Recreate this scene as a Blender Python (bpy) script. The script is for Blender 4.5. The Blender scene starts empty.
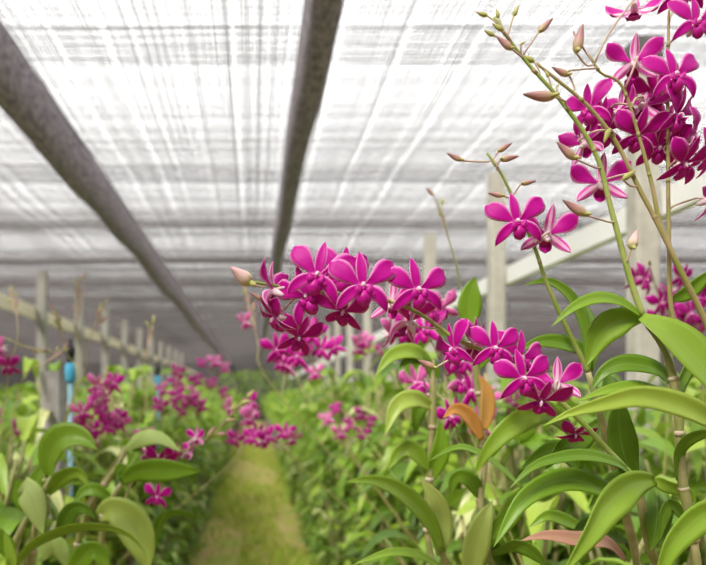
import bpy, math, random
from mathutils import Vector, Matrix
V = Vector
R = math.radians
rnd = random.Random(11)
sc = bpy.context.scene
col = sc.collection
CAMZ = 1.3
F = 700.0
def P(px, py, d):
    """the point that shows at photo position (px, py) at distance d along the aisle"""
    return V(((px-253)*d/F, d, CAMZ-(py-395)*d/F))

# ------------------------------------------------------------------ materials
def mat(name):
    m = bpy.data.materials.new(name); m.use_nodes = True
    nt = m.node_tree; nt.nodes.clear()
    out = nt.nodes.new('ShaderNodeOutputMaterial')
    return m, nt, out
def node(nt, typ, **kw):
    n = nt.nodes.new(typ)
    for k, v in kw.items():
        if k in n.inputs: n.inputs[k].default_value = v
        else: setattr(n, k, v)
    return n
def ramp(nt, fac, stops):
    n = nt.nodes.new('ShaderNodeValToRGB')
    e = n.color_ramp.elements
    while len(e) < len(stops): e.new(0.5)
    for i, (p, c) in enumerate(stops):
        e[i].position = p; e[i].color = (*c, 1)
    nt.links.new(fac, n.inputs['Fac'])
    return n.outputs['Color']
def mixc(nt, fac, a, b, mode='MIX'):
    n = nt.nodes.new('ShaderNodeMix'); n.data_type = 'RGBA'; n.blend_type = mode
    for s, x in ((0, fac), (6, a), (7, b)):
        if isinstance(x, (int, float)): n.inputs[s].default_value = x
        elif isinstance(x, tuple): n.inputs[s].default_value = (*x, 1)
        else: nt.links.new(x, n.inputs[s])
    return n.outputs[2]
def mth(nt, op, a, b=None, c=None):
    n = nt.nodes.new('ShaderNodeMath'); n.operation = op
    for i, x in enumerate((a, b, c)):
        if x is None: continue
        if isinstance(x, (int, float)): n.inputs[i].default_value = x
        else: nt.links.new(x, n.inputs[i])
    return n.outputs[0]
def leafy(nt, out, colr, rough=.45, transl=.3, tcol=None, spec=.5):
    """a thin plant tissue: glossy skin, some light passing through"""
    b = node(nt, 'ShaderNodeBsdfPrincipled', Roughness=rough)
    b.inputs['Specular IOR Level'].default_value = spec
    t = nt.nodes.new('ShaderNodeBsdfTranslucent')
    nt.links.new(colr, b.inputs['Base Color'])
    nt.links.new(tcol or colr, t.inputs['Color'])
    mx = node(nt, 'ShaderNodeMixShader'); mx.inputs[0].default_value = transl
    nt.links.new(b.outputs[0], mx.inputs[1]); nt.links.new(t.outputs[0], mx.inputs[2])
    nt.links.new(mx.outputs[0], out.inputs[0])
def uvs(nt, name):
    u = nt.nodes.new('ShaderNodeUVMap'); u.uv_map = name
    s = nt.nodes.new('ShaderNodeSeparateXYZ'); nt.links.new(u.outputs[0], s.inputs[0])
    return s.outputs[0], s.outputs[1]

def leaf_material(name, stops, transl=.3, rough=.42):
    m, nt, out = mat(name)
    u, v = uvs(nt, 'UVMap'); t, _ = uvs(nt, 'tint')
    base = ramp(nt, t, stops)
    av = mth(nt, 'ABSOLUTE', mth(nt, 'SUBTRACT', v, .5))
    mid = mth(nt, 'LESS_THAN', av, .025)
    vein = mth(nt, 'MULTIPLY_ADD', mth(nt, 'SINE', mth(nt, 'MULTIPLY', v, 70.0)), .5, .5)
    c = mixc(nt, mth(nt, 'MULTIPLY', vein, .16), base, (.28, .42, .08))
    c = mixc(nt, mth(nt, 'MULTIPLY', mid, .35), c, (.34, .46, .12))
    tc = nt.nodes.new('ShaderNodeTexCoord')
    n = node(nt, 'ShaderNodeTexNoise', Scale=38.0, Detail=3.0); nt.links.new(tc.outputs['Object'], n.inputs['Vector'])
    c = mixc(nt, mth(nt, 'MULTIPLY', mth(nt, 'SUBTRACT', n.outputs['Fac'], .4), .9), c, mixc(nt, .5, c, (.30, .38, .06)))
    tcol = mixc(nt, .5, c, (.42, .62, .06))
    leafy(nt, out, c, rough, transl, tcol, .45)
    return m
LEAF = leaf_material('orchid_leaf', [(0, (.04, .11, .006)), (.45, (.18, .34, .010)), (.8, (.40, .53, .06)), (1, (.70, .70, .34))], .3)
LEAFBACK = leaf_material('leaf_underside', [(0, (.20, .30, .06)), (.45, (.46, .60, .16)), (.8, (.62, .70, .26)), (1, (.72, .74, .42))], .42, .5)
PINKLEAF = leaf_material('reddish_leaf', [(0, (.52, .22, .18)), (1, (.60, .30, .24))], .25)
ORANGELEAF = leaf_material('orange_leaf', [(0, (.72, .26, .05)), (1, (.72, .34, .10))], .3)

def stem_material(name, a, b, scale=45):
    m, nt, out = mat(name)
    tc = nt.nodes.new('ShaderNodeTexCoord')
    n = node(nt, 'ShaderNodeTexNoise', Scale=scale, Detail=4.0); nt.links.new(tc.outputs['Object'], n.inputs['Vector'])
    c = ramp(nt, n.outputs['Fac'], [(.35, a), (.65, b)])
    leafy(nt, out, c, .5, .08)
    return m
CANE = stem_material('cane_skin', (.20, .24, .05), (.42, .36, .17))
STALK = stem_material('green_stalk', (.25, .36, .05), (.38, .44, .12))
BROWNSTALK = stem_material('brown_stalk', (.30, .30, .07), (.44, .33, .16))
PEDICEL = stem_material('pale_pedicel', (.60, .38, .36), (.62, .50, .34))
NODE = stem_material('dry_sheath', (.62, .55, .40), (.42, .30, .18))

def petal_face(name, base, deep, edge):
    m, nt, out = mat(name)
    u, v = uvs(nt, 'UVMap')
    av = mth(nt, 'ABSOLUTE', mth(nt, 'SUBTRACT', v, .5))
    rim = mth(nt, 'SMOOTH_MIN', 1.0, mth(nt, 'MULTIPLY', mth(nt, 'MAXIMUM', mth(nt, 'SUBTRACT', av, .345), 0.0), 7.5), .05)
    tc = nt.nodes.new('ShaderNodeTexCoord')
    n = node(nt, 'ShaderNodeTexNoise', Scale=5.0, Detail=2.0); nt.links.new(tc.outputs['Object'], n.inputs['Vector'])
    c = mixc(nt, n.outputs['Fac'], base, deep)
    vein = mth(nt, 'MULTIPLY_ADD', mth(nt, 'SINE', mth(nt, 'MULTIPLY', v, 60.0)), .5, .5)
    c = mixc(nt, mth(nt, 'MULTIPLY', vein, .18), c, deep)
    c = mixc(nt, rim, c, edge)
    basew = mth(nt, 'MAXIMUM', mth(nt, 'SUBTRACT', 1.0, mth(nt, 'MULTIPLY', u, 6.0)), 0.0)
    c = mixc(nt, mth(nt, 'MULTIPLY', basew, .9), c, edge)
    leafy(nt, out, c, .5, .28, None, .25)
    return m
FACE = petal_face('magenta_petal', (.66, .002, .38), (.54, .001, .29), (.92, .36, .68))
DARKFACE = petal_face('dark_magenta_petal', (.60, .002, .33), (.47, .001, .24), (.88, .30, .62))
def petal_back():
    m, nt, out = mat('pale_petal_back')
    u, v = uvs(nt, 'UVMap')
    av = mth(nt, 'ABSOLUTE', mth(nt, 'SUBTRACT', v, .5))
    band = ramp(nt, av, [(0, (.86, .42, .66)), (.10, (.90, .56, .74)), (.20, (.70, .05, .42)), (.36, (.72, .10, .46)), (.46, (.92, .62, .78))])
    c = mixc(nt, mth(nt, 'MAXIMUM', mth(nt, 'SUBTRACT', .9, mth(nt, 'MULTIPLY', u, 2.2)), 0.0), band, (.90, .72, .78))
    leafy(nt, out, c, .55, .28, None, .25)
    return m
BACK = petal_back()
def plain(name, c1, c2, rough=.5, transl=.15, scale=9.0, spec=.4):
    m, nt, out = mat(name)
    tc = nt.nodes.new('ShaderNodeTexCoord')
    n = node(nt, 'ShaderNodeTexNoise', Scale=scale, Detail=4.0); nt.links.new(tc.outputs['Object'], n.inputs['Vector'])
    c = ramp(nt, n.outputs['Fac'], [(.35, c1), (.65, c2)])
    leafy(nt, out, c, rough, transl, None, spec)
    return m
LIP = plain('lip_magenta', (.48, .002, .24), (.66, .006, .36), .45)
COLUMN = plain('pale_column', (.92, .70, .82), (.84, .36, .62), .4)
SPUR = plain('pale_spur', (.86, .72, .70), (.84, .62, .70), .5)
def bud_mat(name, stops):
    m, nt, out = mat(name)
    u, v = uvs(nt, 'UVMap')
    c = ramp(nt, u, stops)
    st = mth(nt, 'MULTIPLY_ADD', mth(nt, 'SINE', mth(nt, 'MULTIPLY', v, 38.0)), .5, .5)
    c = mixc(nt, mth(nt, 'MULTIPLY', st, .25), c, (.66, .40, .36))
    leafy(nt, out, c, .5, .15)
    return m
BUD = bud_mat('bud_skin', [(0, (.50, .52, .12)), (.22, (.58, .42, .24)), (.6, (.48, .22, .23)), (1, (.24, .11, .08))])
GBUD = bud_mat('green_bud_skin', [(0, (.36, .44, .06)), (.6, (.48, .50, .12)), (1, (.52, .38, .18))])

def solid(name, c1, c2, rough=.8, scale=12.0, stretch=None, bump=.0):
    m, nt, out = mat(name)
    tc = nt.nodes.new('ShaderNodeTexCoord')
    src = tc.outputs['Object']
    if stretch:
        mp = nt.nodes.new('ShaderNodeMapping'); mp.inputs['Scale'].default_value = stretch
        nt.links.new(src, mp.inputs['Vector']); src = mp.outputs[0]
    n = node(nt, 'ShaderNodeTexNoise', Scale=scale, Detail=6.0, Roughness=.65); nt.links.new(src, n.inputs['Vector'])
    c = ramp(nt, n.outputs['Fac'], [(.32, c1), (.68, c2)])
    b = node(nt, 'ShaderNodeBsdfPrincipled', Roughness=rough)
    b.inputs['Specular IOR Level'].default_value = .25
    nt.links.new(c, b.inputs['Base Color'])
    if bump:
        bp = node(nt, 'ShaderNodeBump', Strength=bump, Distance=.02)
        nt.links.new(n.outputs['Fac'], bp.inputs['Height']); nt.links.new(bp.outputs[0], b.inputs['Normal'])
    nt.links.new(b.outputs[0], out.inputs[0])
    return m
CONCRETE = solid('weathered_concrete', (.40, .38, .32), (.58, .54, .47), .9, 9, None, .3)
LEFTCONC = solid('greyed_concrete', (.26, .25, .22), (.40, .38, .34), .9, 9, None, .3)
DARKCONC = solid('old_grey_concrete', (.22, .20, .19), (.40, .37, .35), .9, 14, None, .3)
WHITE = solid('white_painted_board', (.84, .83, .80), (.90, .89, .87), .6, 5)
TAN = solid('tan_weathered_board', (.76, .66, .50), (.88, .80, .66), .75, 4, (4, .5, 4))
DARKMETAL = solid('dark_clamp', (.10, .10, .10), (.18, .17, .16), .6)
BLUE = solid('blue_plastic', (.05, .30, .48), (.09, .40, .60), .45)
GREYBLUE = solid('faded_blue_pipe', (.16, .30, .36), (.22, .38, .46), .5)
BLACK = solid('black_plastic', (.015, .015, .018), (.03, .03, .03), .5)
HUSK = solid('coconut_husk', (.10, .06, .03), (.22, .14, .08), .95, 30, None, .8)
WOOD = solid('grey_bench_timber', (.20, .16, .12), (.34, .28, .22), .85, 6, (6, .6, 6))
SOIL = solid('damp_earth', (.10, .075, .045), (.22, .16, .10), .95, 5, None, .6)
def path_material():
    m, nt, out = mat('mossy_path')
    tc = nt.nodes.new('ShaderNodeTexCoord')
    n = node(nt, 'ShaderNodeTexNoise', Scale=3.2, Detail=6.0, Roughness=.7); nt.links.new(tc.outputs['Object'], n.inputs['Vector'])
    n2 = node(nt, 'ShaderNodeTexNoise', Scale=40, Detail=4.0); nt.links.new(tc.outputs['Object'], n2.inputs['Vector'])
    c = ramp(nt, n.outputs['Fac'], [(.34, (.26, .32, .05)), (.5, (.38, .30, .10)), (.6, (.50, .29, .16))])
    c = mixc(nt, mth(nt, 'MULTIPLY', n2.outputs['Fac'], .5), c, (.30, .36, .05))
    b = node(nt, 'ShaderNodeBsdfPrincipled', Roughness=.95); nt.links.new(c, b.inputs['Base Color'])
    nt.links.new(b.outputs[0], out.inputs[0]); return m
PATH = path_material()
def grass_material():
    m, nt, out = mat('grass_blade')
    t, _ = uvs(nt, 'tint')
    c = ramp(nt, t, [(0, (.18, .32, .02)), (.5, (.42, .56, .05)), (.85, (.62, .64, .14)), (1, (.62, .42, .20))])
    leafy(nt, out, c, .7, .35); return m
GRASS = grass_material()
def net_material(name, c1, c2, transl, sc3=(14, 1.2, 6)):
    m, nt, out = mat(name)
    tc = nt.nodes.new('ShaderNodeTexCoord')
    mp = nt.nodes.new('ShaderNodeMapping'); mp.inputs['Scale'].default_value = sc3
    nt.links.new(tc.outputs['Object'], mp.inputs['Vector'])
    n = node(nt, 'ShaderNodeTexNoise', Scale=2.0, Detail=5.0, Roughness=.7); nt.links.new(mp.outputs[0], n.inputs['Vector'])
    c = ramp(nt, n.outputs['Fac'], [(.3, c1), (.7, c2)])
    leafy(nt, out, c, .8, transl, None, .1); return m
NET = net_material('shade_net_yarn', (.068, .060, .060), (.105, .095, .094), .35)
NETWALL = net_material('net_curtain', (.06, .055, .055), (.12, .11, .11), .12)
NETDARK = net_material('doubled_shade_net', (.13, .115, .125), (.66, .60, .64), .5, (26, 9, 16))

# ------------------------------------------------------------------ mesh builder
class MB:
    def __init__(s): s.v = []; s.f = []; s.uv = []; s.t = []; s.m = []
    def vert(s, p, uv=(0, .25), t=.5):
        s.v.append((p[0], p[1], p[2])); s.uv.append(uv); s.t.append(t); return len(s.v)-1
    def face(s, idx, m=0): s.f.append(tuple(idx)); s.m.append(m)
    def box(s, c, size, m=0, mtx=None, bev=0.0):
        hx, hy, hz = size[0]/2, size[1]/2, size[2]/2
        c = V(c)
        # chamfered along the vertical edges
        b = min(bev, hx*.6, hy*.6)
        ring = [(-hx+b, -hy), (hx-b, -hy), (hx, -hy+b), (hx, hy-b), (hx-b, hy), (-hx+b, hy), (-hx, hy-b), (-hx, -hy+b)] if b > 0 else [(-hx, -hy), (hx, -hy), (hx, hy), (-hx, hy)]
        ids = []
        for z in (-hz, hz):
            row = []
            for x, y in ring:
                p = V((x, y, z))
                if mtx: p = mtx @ p
                row.append(s.vert(c+p))
            ids.append(row)
        n = len(ring)
        for i in range(n):
            j = (i+1) % n
            s.face((ids[0][i], ids[0][j], ids[1][j], ids[1][i]), m)
        s.face(ids[0][::-1], m); s.face(ids[1], m)
    def tube(s, pts, rad, n=7, m=0, caps=True, t=.5):
        pts = [V(p) for p in pts]
        if not isinstance(rad, (list, tuple)): rad = [rad]*len(pts)
        T0 = (pts[1]-pts[0]).normalized()
        a = T0.orthogonal().normalized()
        rings = []
        for i, p in enumerate(pts):
            T = (pts[min(i+1, len(pts)-1)]-pts[max(i-1, 0)]).normalized()
            a = (a-T*a.dot(T)).normalized(); b = T.cross(a)
            rings.append([s.vert(p+(a*math.cos(k*2*math.pi/n)+b*math.sin(k*2*math.pi/n))*rad[i], (i/(len(pts)-1), k/n), t) for k in range(n)])
        for i in range(len(pts)-1):
            for k in range(n):
                j = (k+1) % n
                s.face((rings[i][k], rings[i][j], rings[i+1][j], rings[i+1][k]), m)
        if caps:
            s.face(rings[0][::-1], m); s.face(rings[-1], m)
    def grid(s, rows, m=0, flip=False, ts=None, uvf=None):
        """rows of points -> quads; each vertex carries (along, across)"""
        ids = []
        nr, nc = len(rows), len(rows[0])
        for i, r in enumerate(rows):
            ids.append([s.vert(p, (i/(nr-1), j/(nc-1)), ts if ts is not None else .5) for j, p in enumerate(r)])
        for i in range(nr-1):
            for j in range(nc-1):
                q = (ids[i][j], ids[i][j+1], ids[i+1][j+1], ids[i+1][j])
                s.face(q[::-1] if flip else q, m)
        return ids
    def mesh(s, name, mats, smooth=True):
        me = bpy.data.meshes.new(name)
        me.from_pydata(s.v, [], s.f)
        for x in mats: me.materials.append(x)
        u1 = me.uv_layers.new(name='UVMap'); u2 = me.uv_layers.new(name='tint')
        li = [0]*len(me.loops); me.loops.foreach_get('vertex_index', li)
        a = []; b = []
        for i in li:
            a.extend(s.uv[i]); b.extend((s.t[i], .5))
        u1.data.foreach_set('uv', a); u2.data.foreach_set('uv', b)
        me.polygons.foreach_set('material_index', s.m)
        me.polygons.foreach_set('use_smooth', [smooth]*len(s.f))
        me.update(); return me
    def build(s, name, mats, parent=None, smooth=True):
        if not isinstance(mats, (list, tuple)): mats = [mats]
        return link(name, s.mesh(name, mats, smooth), parent)
def link(name, me, parent=None):
    o = bpy.data.objects.new(name, me); col.objects.link(o)
    if parent is not None:
        o.parent = parent
        o.matrix_parent_inverse = Matrix.Translation(parent.location).inverted() if parent.type == 'EMPTY' else Matrix.Identity(4)
    return o
def empty(name, loc, label=None, cat=None, group=None):
    o = bpy.data.objects.new(name, None); col.objects.link(o); o.location = loc; o.empty_display_size = .05
    tag(o, label, cat, group); return o
def tag(o, label=None, cat=None, group=None, kind=None):
    if label: o['label'] = label
    if cat: o['category'] = cat
    if group: o['group'] = group
    if kind: o['kind'] = kind
    return o

def spline(pts, n):
    """Catmull-Rom through pts, n samples"""
    pts = [V(p) for p in pts]
    if len(pts) == 2: return [pts[0].lerp(pts[1], i/(n-1)) for i in range(n)]
    ex = [pts[0]*2-pts[1]]+pts+[pts[-1]*2-pts[-2]]
    dense = []
    for k in range(len(pts)-1):
        p0, p1, p2, p3 = ex[k:k+4]
        for i in range(16):
            t = i/16
            dense.append(.5*((2*p1)+(p2-p0)*t+(2*p0-5*p1+4*p2-p3)*t*t+(3*p1-p0-3*p2+p3)*t**3))
    dense.append(pts[-1])
    L = [0]
    for a, b in zip(dense, dense[1:]): L.append(L[-1]+(b-a).length)
    out = []; j = 0
    for i in range(n):
        s = L[-1]*i/(n-1)
        while j < len(L)-2 and L[j+1] < s: j += 1
        d = L[j+1]-L[j]
        out.append(dense[j].lerp(dense[j+1], (s-L[j])/d if d > 1e-9 else 0))
    return out

def leaf_profile(u, wide=.42):
    a = min(1.0, .30+.70*math.sin(min(1, u/wide)*math.pi/2))
    b = 1.0 if u < wide else max(0.0, 1-((u-wide)/(1-wide))**1.65)
    return a*b
def blade(mb, pts, W, ref, roll=0.0, fold=.25, nu=14, nv=6, tint=.5, thick=0.0, m=0, twist=0.0, wave=0.0, wide=.42):
    """a leaf blade along pts (base to tip), half width W; ref = direction its upper face turns to before roll"""
    c = spline(pts, nu+1)
    top = []; bot = []
    for i, p in enumerate(c):
        u = i/nu
        T = (c[min(i+1, nu)]-c[max(i-1, 0)]).normalized()
        S = T.cross(ref)
        if S.length < 1e-3: S = T.orthogonal()
        S.normalize()
        S = Matrix.Rotation(roll+twist*u, 3, T) @ S
        N = S.cross(T).normalized()
        w = W*leaf_profile(u, wide)
        r = []
        for j in range(nv+1):
            v = j/nv*2-1
            off = S*(w*v*math.cos(fold*.6))+N*(w*abs(v)**1.35*fold)+N*(wave*W*math.sin(u*9+v*1.5)*v*v)
            r.append(p+off)
        top.append(r)
        bot.append([q-N*thick for q in r])
    a = mb.grid(top, m, False, tint)
    if thick > 0:
        b = mb.grid(bot, m+1, True, tint)
        for i in range(nu):
            mb.face((a[i][0], a[i+1][0], b[i+1][0], b[i][0]), m); mb.face((a[i+1][nv], a[i][nv], b[i][nv], b[i+1][nv]), m)
        for j in range(nv):
            mb.face((a[0][j+1], a[0][j], b[0][j], b[0][j+1]), m)

# ------------------------------------------------------------------ one orchid bloom (radius 1, facing -Y, dorsal sepal up)
def petal(mb, ang, L, W, prof, bend, curl, cup, y0=0.0, nu=8, nv=4, mf=0, mbk=1, back=.03, wav=0.0):
    top = []; bot = []
    for i in range(nu+1):
        u = i/nu
        th = ang+bend*u
        # walk along a bending midrib
        x = z = 0.0; K = 12
        for k in range(K):
            q = ang+bend*(u*(k+.5)/K)
            x += math.cos(q)*L*u/K; z += math.sin(q)*L*u/K
        y = y0-curl[0]*math.sin(u*math.pi)+curl[1]*u*u
        w = W*prof(u)
        bx, bz = -math.sin(th), math.cos(th)
        r1 = []; r2 = []
        for j in range(nv+1):
            v = j/nv*2-1
            yy = y-cup*w*v*v+wav*abs(v)*math.sin(u*9+v*2.2+ang)
            r1.append(V((x+bx*w*v, yy, z+bz*w*v)))
            r2.append(V((x+bx*w*v*.985, yy+back*(1-v*v*.8), z+bz*w*v*.985)))
        top.append(r1); bot.append(r2)
    a = mb.grid(top, mf, True); b = mb.grid(bot, mbk, False)
    for i in range(nu):
        mb.face((a[i][0], b[i][0], b[i+1][0], a[i+1][0]), mf); mb.face((a[i][nv], a[i+1][nv], b[i+1][nv], b[i][nv]), mf)
    for j in range(nv):
        mb.face((a[nu][j], b[nu][j], b[nu][j+1], a[nu][j+1]), mf)
def obov(u):   # broad spoon-shaped petal
    return max(.10, .16+.84*math.sin(min(1, u/.70)*math.pi/2)**2.1) * (1 if u < .70 else max(0, 1-((u-.70)/.305)**2.2)**.6) + .0
def ellip(u):  # sepal
    return (.40+.60*math.sin(min(1, u/.45)*math.pi/2)) * (1 if u < .45 else max(0, 1-((u-.45)/.555)**2.4))
def blob(mb, c, r, m, n=8, k=5, rot=None):
    c = V(c); rows = []
    for i in range(k+1):
        a = math.pi*i/k
        row = []
        for j in range(n+1):
            b = 2*math.pi*j/n
            p = V((r[0]*math.sin(a)*math.cos(b), r[1]*math.sin(a)*math.sin(b), r[2]*math.cos(a)))
            row.append(c+(rot @ p if rot else p))
        rows.append(row)
    mb.grid(rows, m)
def flower_mesh(name, seed, face, spread=0.0, cup=.25, droop=0.0, nu=8, nv=4):
    r = random.Random(seed); j = lambda a: r.uniform(-a, a)
    mb = MB()
    petal(mb, R(36+spread+j(4)), 1.12+j(.05), .315, obov, R(8+j(6)), (.10+j(.04), .16+cup*.1), cup*.5+j(.08), .02, nu, nv, 0, 0, .03, .035)
    petal(mb, R(144-spread+j(4)), 1.12+j(.05), .315, obov, R(-8+j(6)), (.10+j(.04), .16+cup*.1), cup*.5+j(.08), .02, nu, nv, 0, 0, .03, .035)
    petal(mb, R(90+j(5)), 1.02, .165, ellip, R(j(10)), (.04, .10+j(.08)), .25, .05, nu, nv)
    petal(mb, R(-20-spread*.5), 1.0, .185, ellip, R(-44-droop+j(6)), (.14, .10-cup*.3), .3, .03, nu, nv)
    petal(mb, R(200+spread*.5), 1.0, .185, ellip, R(44+droop+j(6)), (.14, .10-cup*.3), .3, .03, nu, nv)
    # lip: mid lobe hanging forward and two side lobes hugging the column
    petal(mb, R(-90), .58, .21, lambda u: (.45+.55*math.sin(min(1, u/.6)*math.pi/2))*(1 if u < .6 else math.sqrt(max(0, 1-((u-.6)/.405)**2))), R(j(6)), (.22, -.06), -.7, -.10, 7, 4, 2, 2)
    petal(mb, R(-50), .30, .14, obov, R(60), (.12, -.12), .6, -.08, 5, 2, 2, 2)
    petal(mb, R(230), .30, .14, obov, R(-60), (.12, -.12), .6, -.08, 5, 2, 2, 2)
    blob(mb, (0, -.14, .05), (.065, .12, .085), 3, 8, 5)        # column
    blob(mb, (0, -.24, .03), (.035, .04, .035), 4, 6, 4)
    blob(mb, (0, -.19, -.07), (.06, .07, .06), 2, 6, 4)        # throat
    mb.tube([(0, .0, -.02), (0, .14, -.14), (0, .26, -.24), (0, .33, -.27)], [.15, .12, .08, .03], 8, 4)     # mentum spur
    mb.tube([(0, .02, .0), (0, .22, .02), (0, .42, -.02)], [.09, .055, .045], 7, 4)
    return mb.mesh(name, [face, BACK, LIP, COLUMN, SPUR])
FL = [flower_mesh('bloom', 1, FACE, 0, .2), flower_mesh('bloom', 2, FACE, 4, .45, 8), flower_mesh('bloom', 3, FACE, -5, .1, -6), flower_mesh('bloom', 4, DARKFACE, 0, .3, 6)]
PALEFACE = petal_face('pale_pink_petal', (.85, .22, .56), (.80, .12, .48), (.95, .72, .82))
FLOW = [flower_mesh('small_bloom', 5, FACE, 0, .25, 0, 5, 2), flower_mesh('small_bloom', 6, FACE, -4, .5, 8, 5, 2), flower_mesh('small_bloom', 7, FACE, 3, .2, 0, 5, 2), flower_mesh('small_bloom', 8, PALEFACE, 3, .3, 0, 5, 2)]
def bud_mesh(name, m, fat=.2, spur=True):
    mb = MB()
    n = 9; pts = []; rad = []
    for i in range(n+1):
        u = i/n
        pts.append((0, -.03*math.sin(u*3), u)); rad.append(max(.012, fat*math.sin(min(1, u/.36)*math.pi/2)**.8*(1 if u < .36 else (1-((u-.36)/.66)**1.35))+.02))
    mb.tube(pts, rad, 8, 0)
    if spur: mb.tube([(0, .02, .16), (0, fat*1.1, .06), (0, fat*1.7, .0)], [fat*.55, fat*.4, .03], 7, 1)
    return mb.mesh(name, [m, GBUD])
BUDM = bud_mesh('bud', BUD, .155); PALEBUD = bud_mat('pale_bud_skin', [(0, (.42, .50, .10)), (.3, (.72, .62, .40)), (.6, (.85, .58, .58)), (1, (.74, .44, .44))])
PBUDM = bud_mesh('pale_bud', PALEBUD, .24)
GBUDM = bud_mesh('green_bud', GBUD, .17, False)

def flower_matrix(c, rad, yaw, pitch, roll):
    return Matrix.Translation(c) @ Matrix.Rotation(R(yaw), 4, 'Z') @ Matrix.Rotation(R(pitch), 4, 'X') @ Matrix.Rotation(R(roll), 4, 'Y') @ Matrix.Scale(rad, 4)
def put(name, me, parent, M):
    o = bpy.data.objects.new(name, me); col.objects.link(o); o.parent = parent
    if parent.type == 'EMPTY': o.matrix_parent_inverse = Matrix.Translation(parent.location).inverted()
    else: o.matrix_parent_inverse = parent_inv(parent)
    o.matrix_basis = M
    return o
def parent_inv(p):
    """inverse of the world matrix of a part whose mesh is laid out in world coordinates (identity)"""
    return Matrix.Identity(4)
def aim(p, q):
    """matrix that lays +Z from p to q at unit length |pq|"""
    d = (q-p); L = d.length; z = d/L
    x = z.cross(V((0, 1, 0)))
    if x.length < 1e-3: x = V((1, 0, 0))
    x.normalize(); y = z.cross(x)
    return Matrix.Translation(p) @ Matrix(((x.x, y.x, z.x), (x.y, y.y, z.y), (x.z, y.z, z.z))).to_4x4() @ Matrix.Scale(L, 4)

def spray(parent, path, rad, flowers=(), buds=(), m=STALK, low=False, name='flower_spray'):
    """rachis along path (tip last), with a pedicel to every bloom and bud; blooms and buds are its sub-parts"""
    mb = MB()
    c = spline(path, max(12, 7*len(path)))
    n = len(c)
    mb.tube(c, [rad*(1-.55*i/(n-1)) for i in range(n)], 7, 0)
    if not low:
        for i in range(4, n-3, 8):        # joints
            T = (c[i+1]-c[i-1]).normalized()
            mb.tube([c[i]-T*rad*.9, c[i], c[i]+T*rad*.9], [rad*.7, rad*1.08*(1-.5*i/n), rad*.7], 7, 2)
    def ped(a, amid, r=.0011):
        k = min(range(n), key=lambda i: (c[i]-a).length)
        k = max(0, k-2)
        q = c[k]
        mid = (a+q)/2 + amid
        mb.tube(spline([q, q.lerp(mid, .7), a], 7), r if not low else r*.9, 5, 1)
    mats = []
    for f in flowers:
        ce, rr, yaw, pitch, roll, var = f
        M = flower_matrix(ce, rr, yaw, pitch, roll)
        ped(M @ V((0, .40, -.02)), (M.to_3x3() @ V((0, .35, 0))))
        mats.append((M, var))
    bl = []
    for b in buds:
        p, q, var = b
        d = (q-p).normalized()
        ped(p+d*.0008, -d*(q-p).length*.25, .0010)
        bl.append((aim(p, q), var))
    s = mb.build(name, [m, PEDICEL, BROWNSTALK], parent)
    for M, var in mats: put('flower', (FLOW if low else FL)[var], s, M)
    for M, var in bl: put('bud', (BUDM, GBUDM, PBUDM)[var], s, M)
    return s

# ------------------------------------------------------------------ the setting
BENCH = .45
mb = MB()
for i in range(25):
    for j in range(2): pass
def plane(name, x0, x1, y0, y1, z, m, nx=1, ny=1):
    b = MB(); b.grid([[V((x0+(x1-x0)*i/nx, y0+(y1-y0)*j/ny, z)) for i in range(nx+1)] for j in range(ny+1)])
    return b.build(name, m, None, False)
tag(plane('floor', -12, 16, -8, 38, 0, SOIL, 4, 4), kind='structure')
mb = MB(); rows = []
for j in range(121):
    y = -6+42*j/120
    rows.append([V((-.50+i*.1+.05*math.sin(y*2.1+i)*(1 if i in (0, 10) else 0), y, .012+.012*math.sin(y*3+i*1.7))) for i in range(11)])
mb.grid(rows)
tag(mb.build('path', PATH), kind='structure')

# shade-net ceiling: yarns and tapes with real gaps, sagging between the cross wires
CEIL = 3.0; SPAN = 1.96; Y_W0 = 3.25-SPAN*5
def sag(y, x=0):
    f = ((y-Y_W0)/SPAN) % 1.0
    return -.045*4*f*(1-f) + .012*math.sin(x*1.1+y*.23)
mb = MB(); r2 = random.Random(5)
pitch = .021
y = -7.0
while y < 37.0:
    h = .0040*r2.uniform(.75, 1.3)
    w = .0022
    xs = [-11+26*i/13 for i in range(14)]
    for (za, zb, ya, yb) in ((-h, 0, -w, 0), ):
        row = [mb.vert((x, y+ya, CEIL+sag(y, x)+za)) for x in xs], [mb.vert((x, y+yb, CEIL+sag(y, x)+zb)) for x in xs]
        for i in range(13): mb.face((row[0][i], row[0][i+1], row[1][i+1], row[1][i]))
    y += pitch*r2.uniform(.85, 1.15)
ys = [-7+.28*i for i in range(158)]
x = -11.0; streak = 0.0
zs = [[CEIL-.004+sag(yy, xx) for yy in ys] for xx in range(-12, 17)]
k = 0
while x < 15.0:
    w = r2.choice((.004, .005, .006, .007, .009))
    if streak <= 0:
        x += r2.choice((.010, .018, .026)); streak = r2.choice((.09, .15, .21, .28, .38))
    a = [mb.vert((x, yy, CEIL-.004+sag(yy, x))) for yy in ys]; b = [mb.vert((x+w, yy, CEIL-.004+sag(yy, x))) for yy in ys]
    for i in range(len(ys)-1): mb.face((a[i], b[i], b[i+1], a[i+1]))
    step = w+r2.uniform(.007, .015)
    x += step; streak -= step; k += 1
ceiling = tag(mb.build('ceiling', NET, None, False), kind='structure')
mb = MB()
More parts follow.
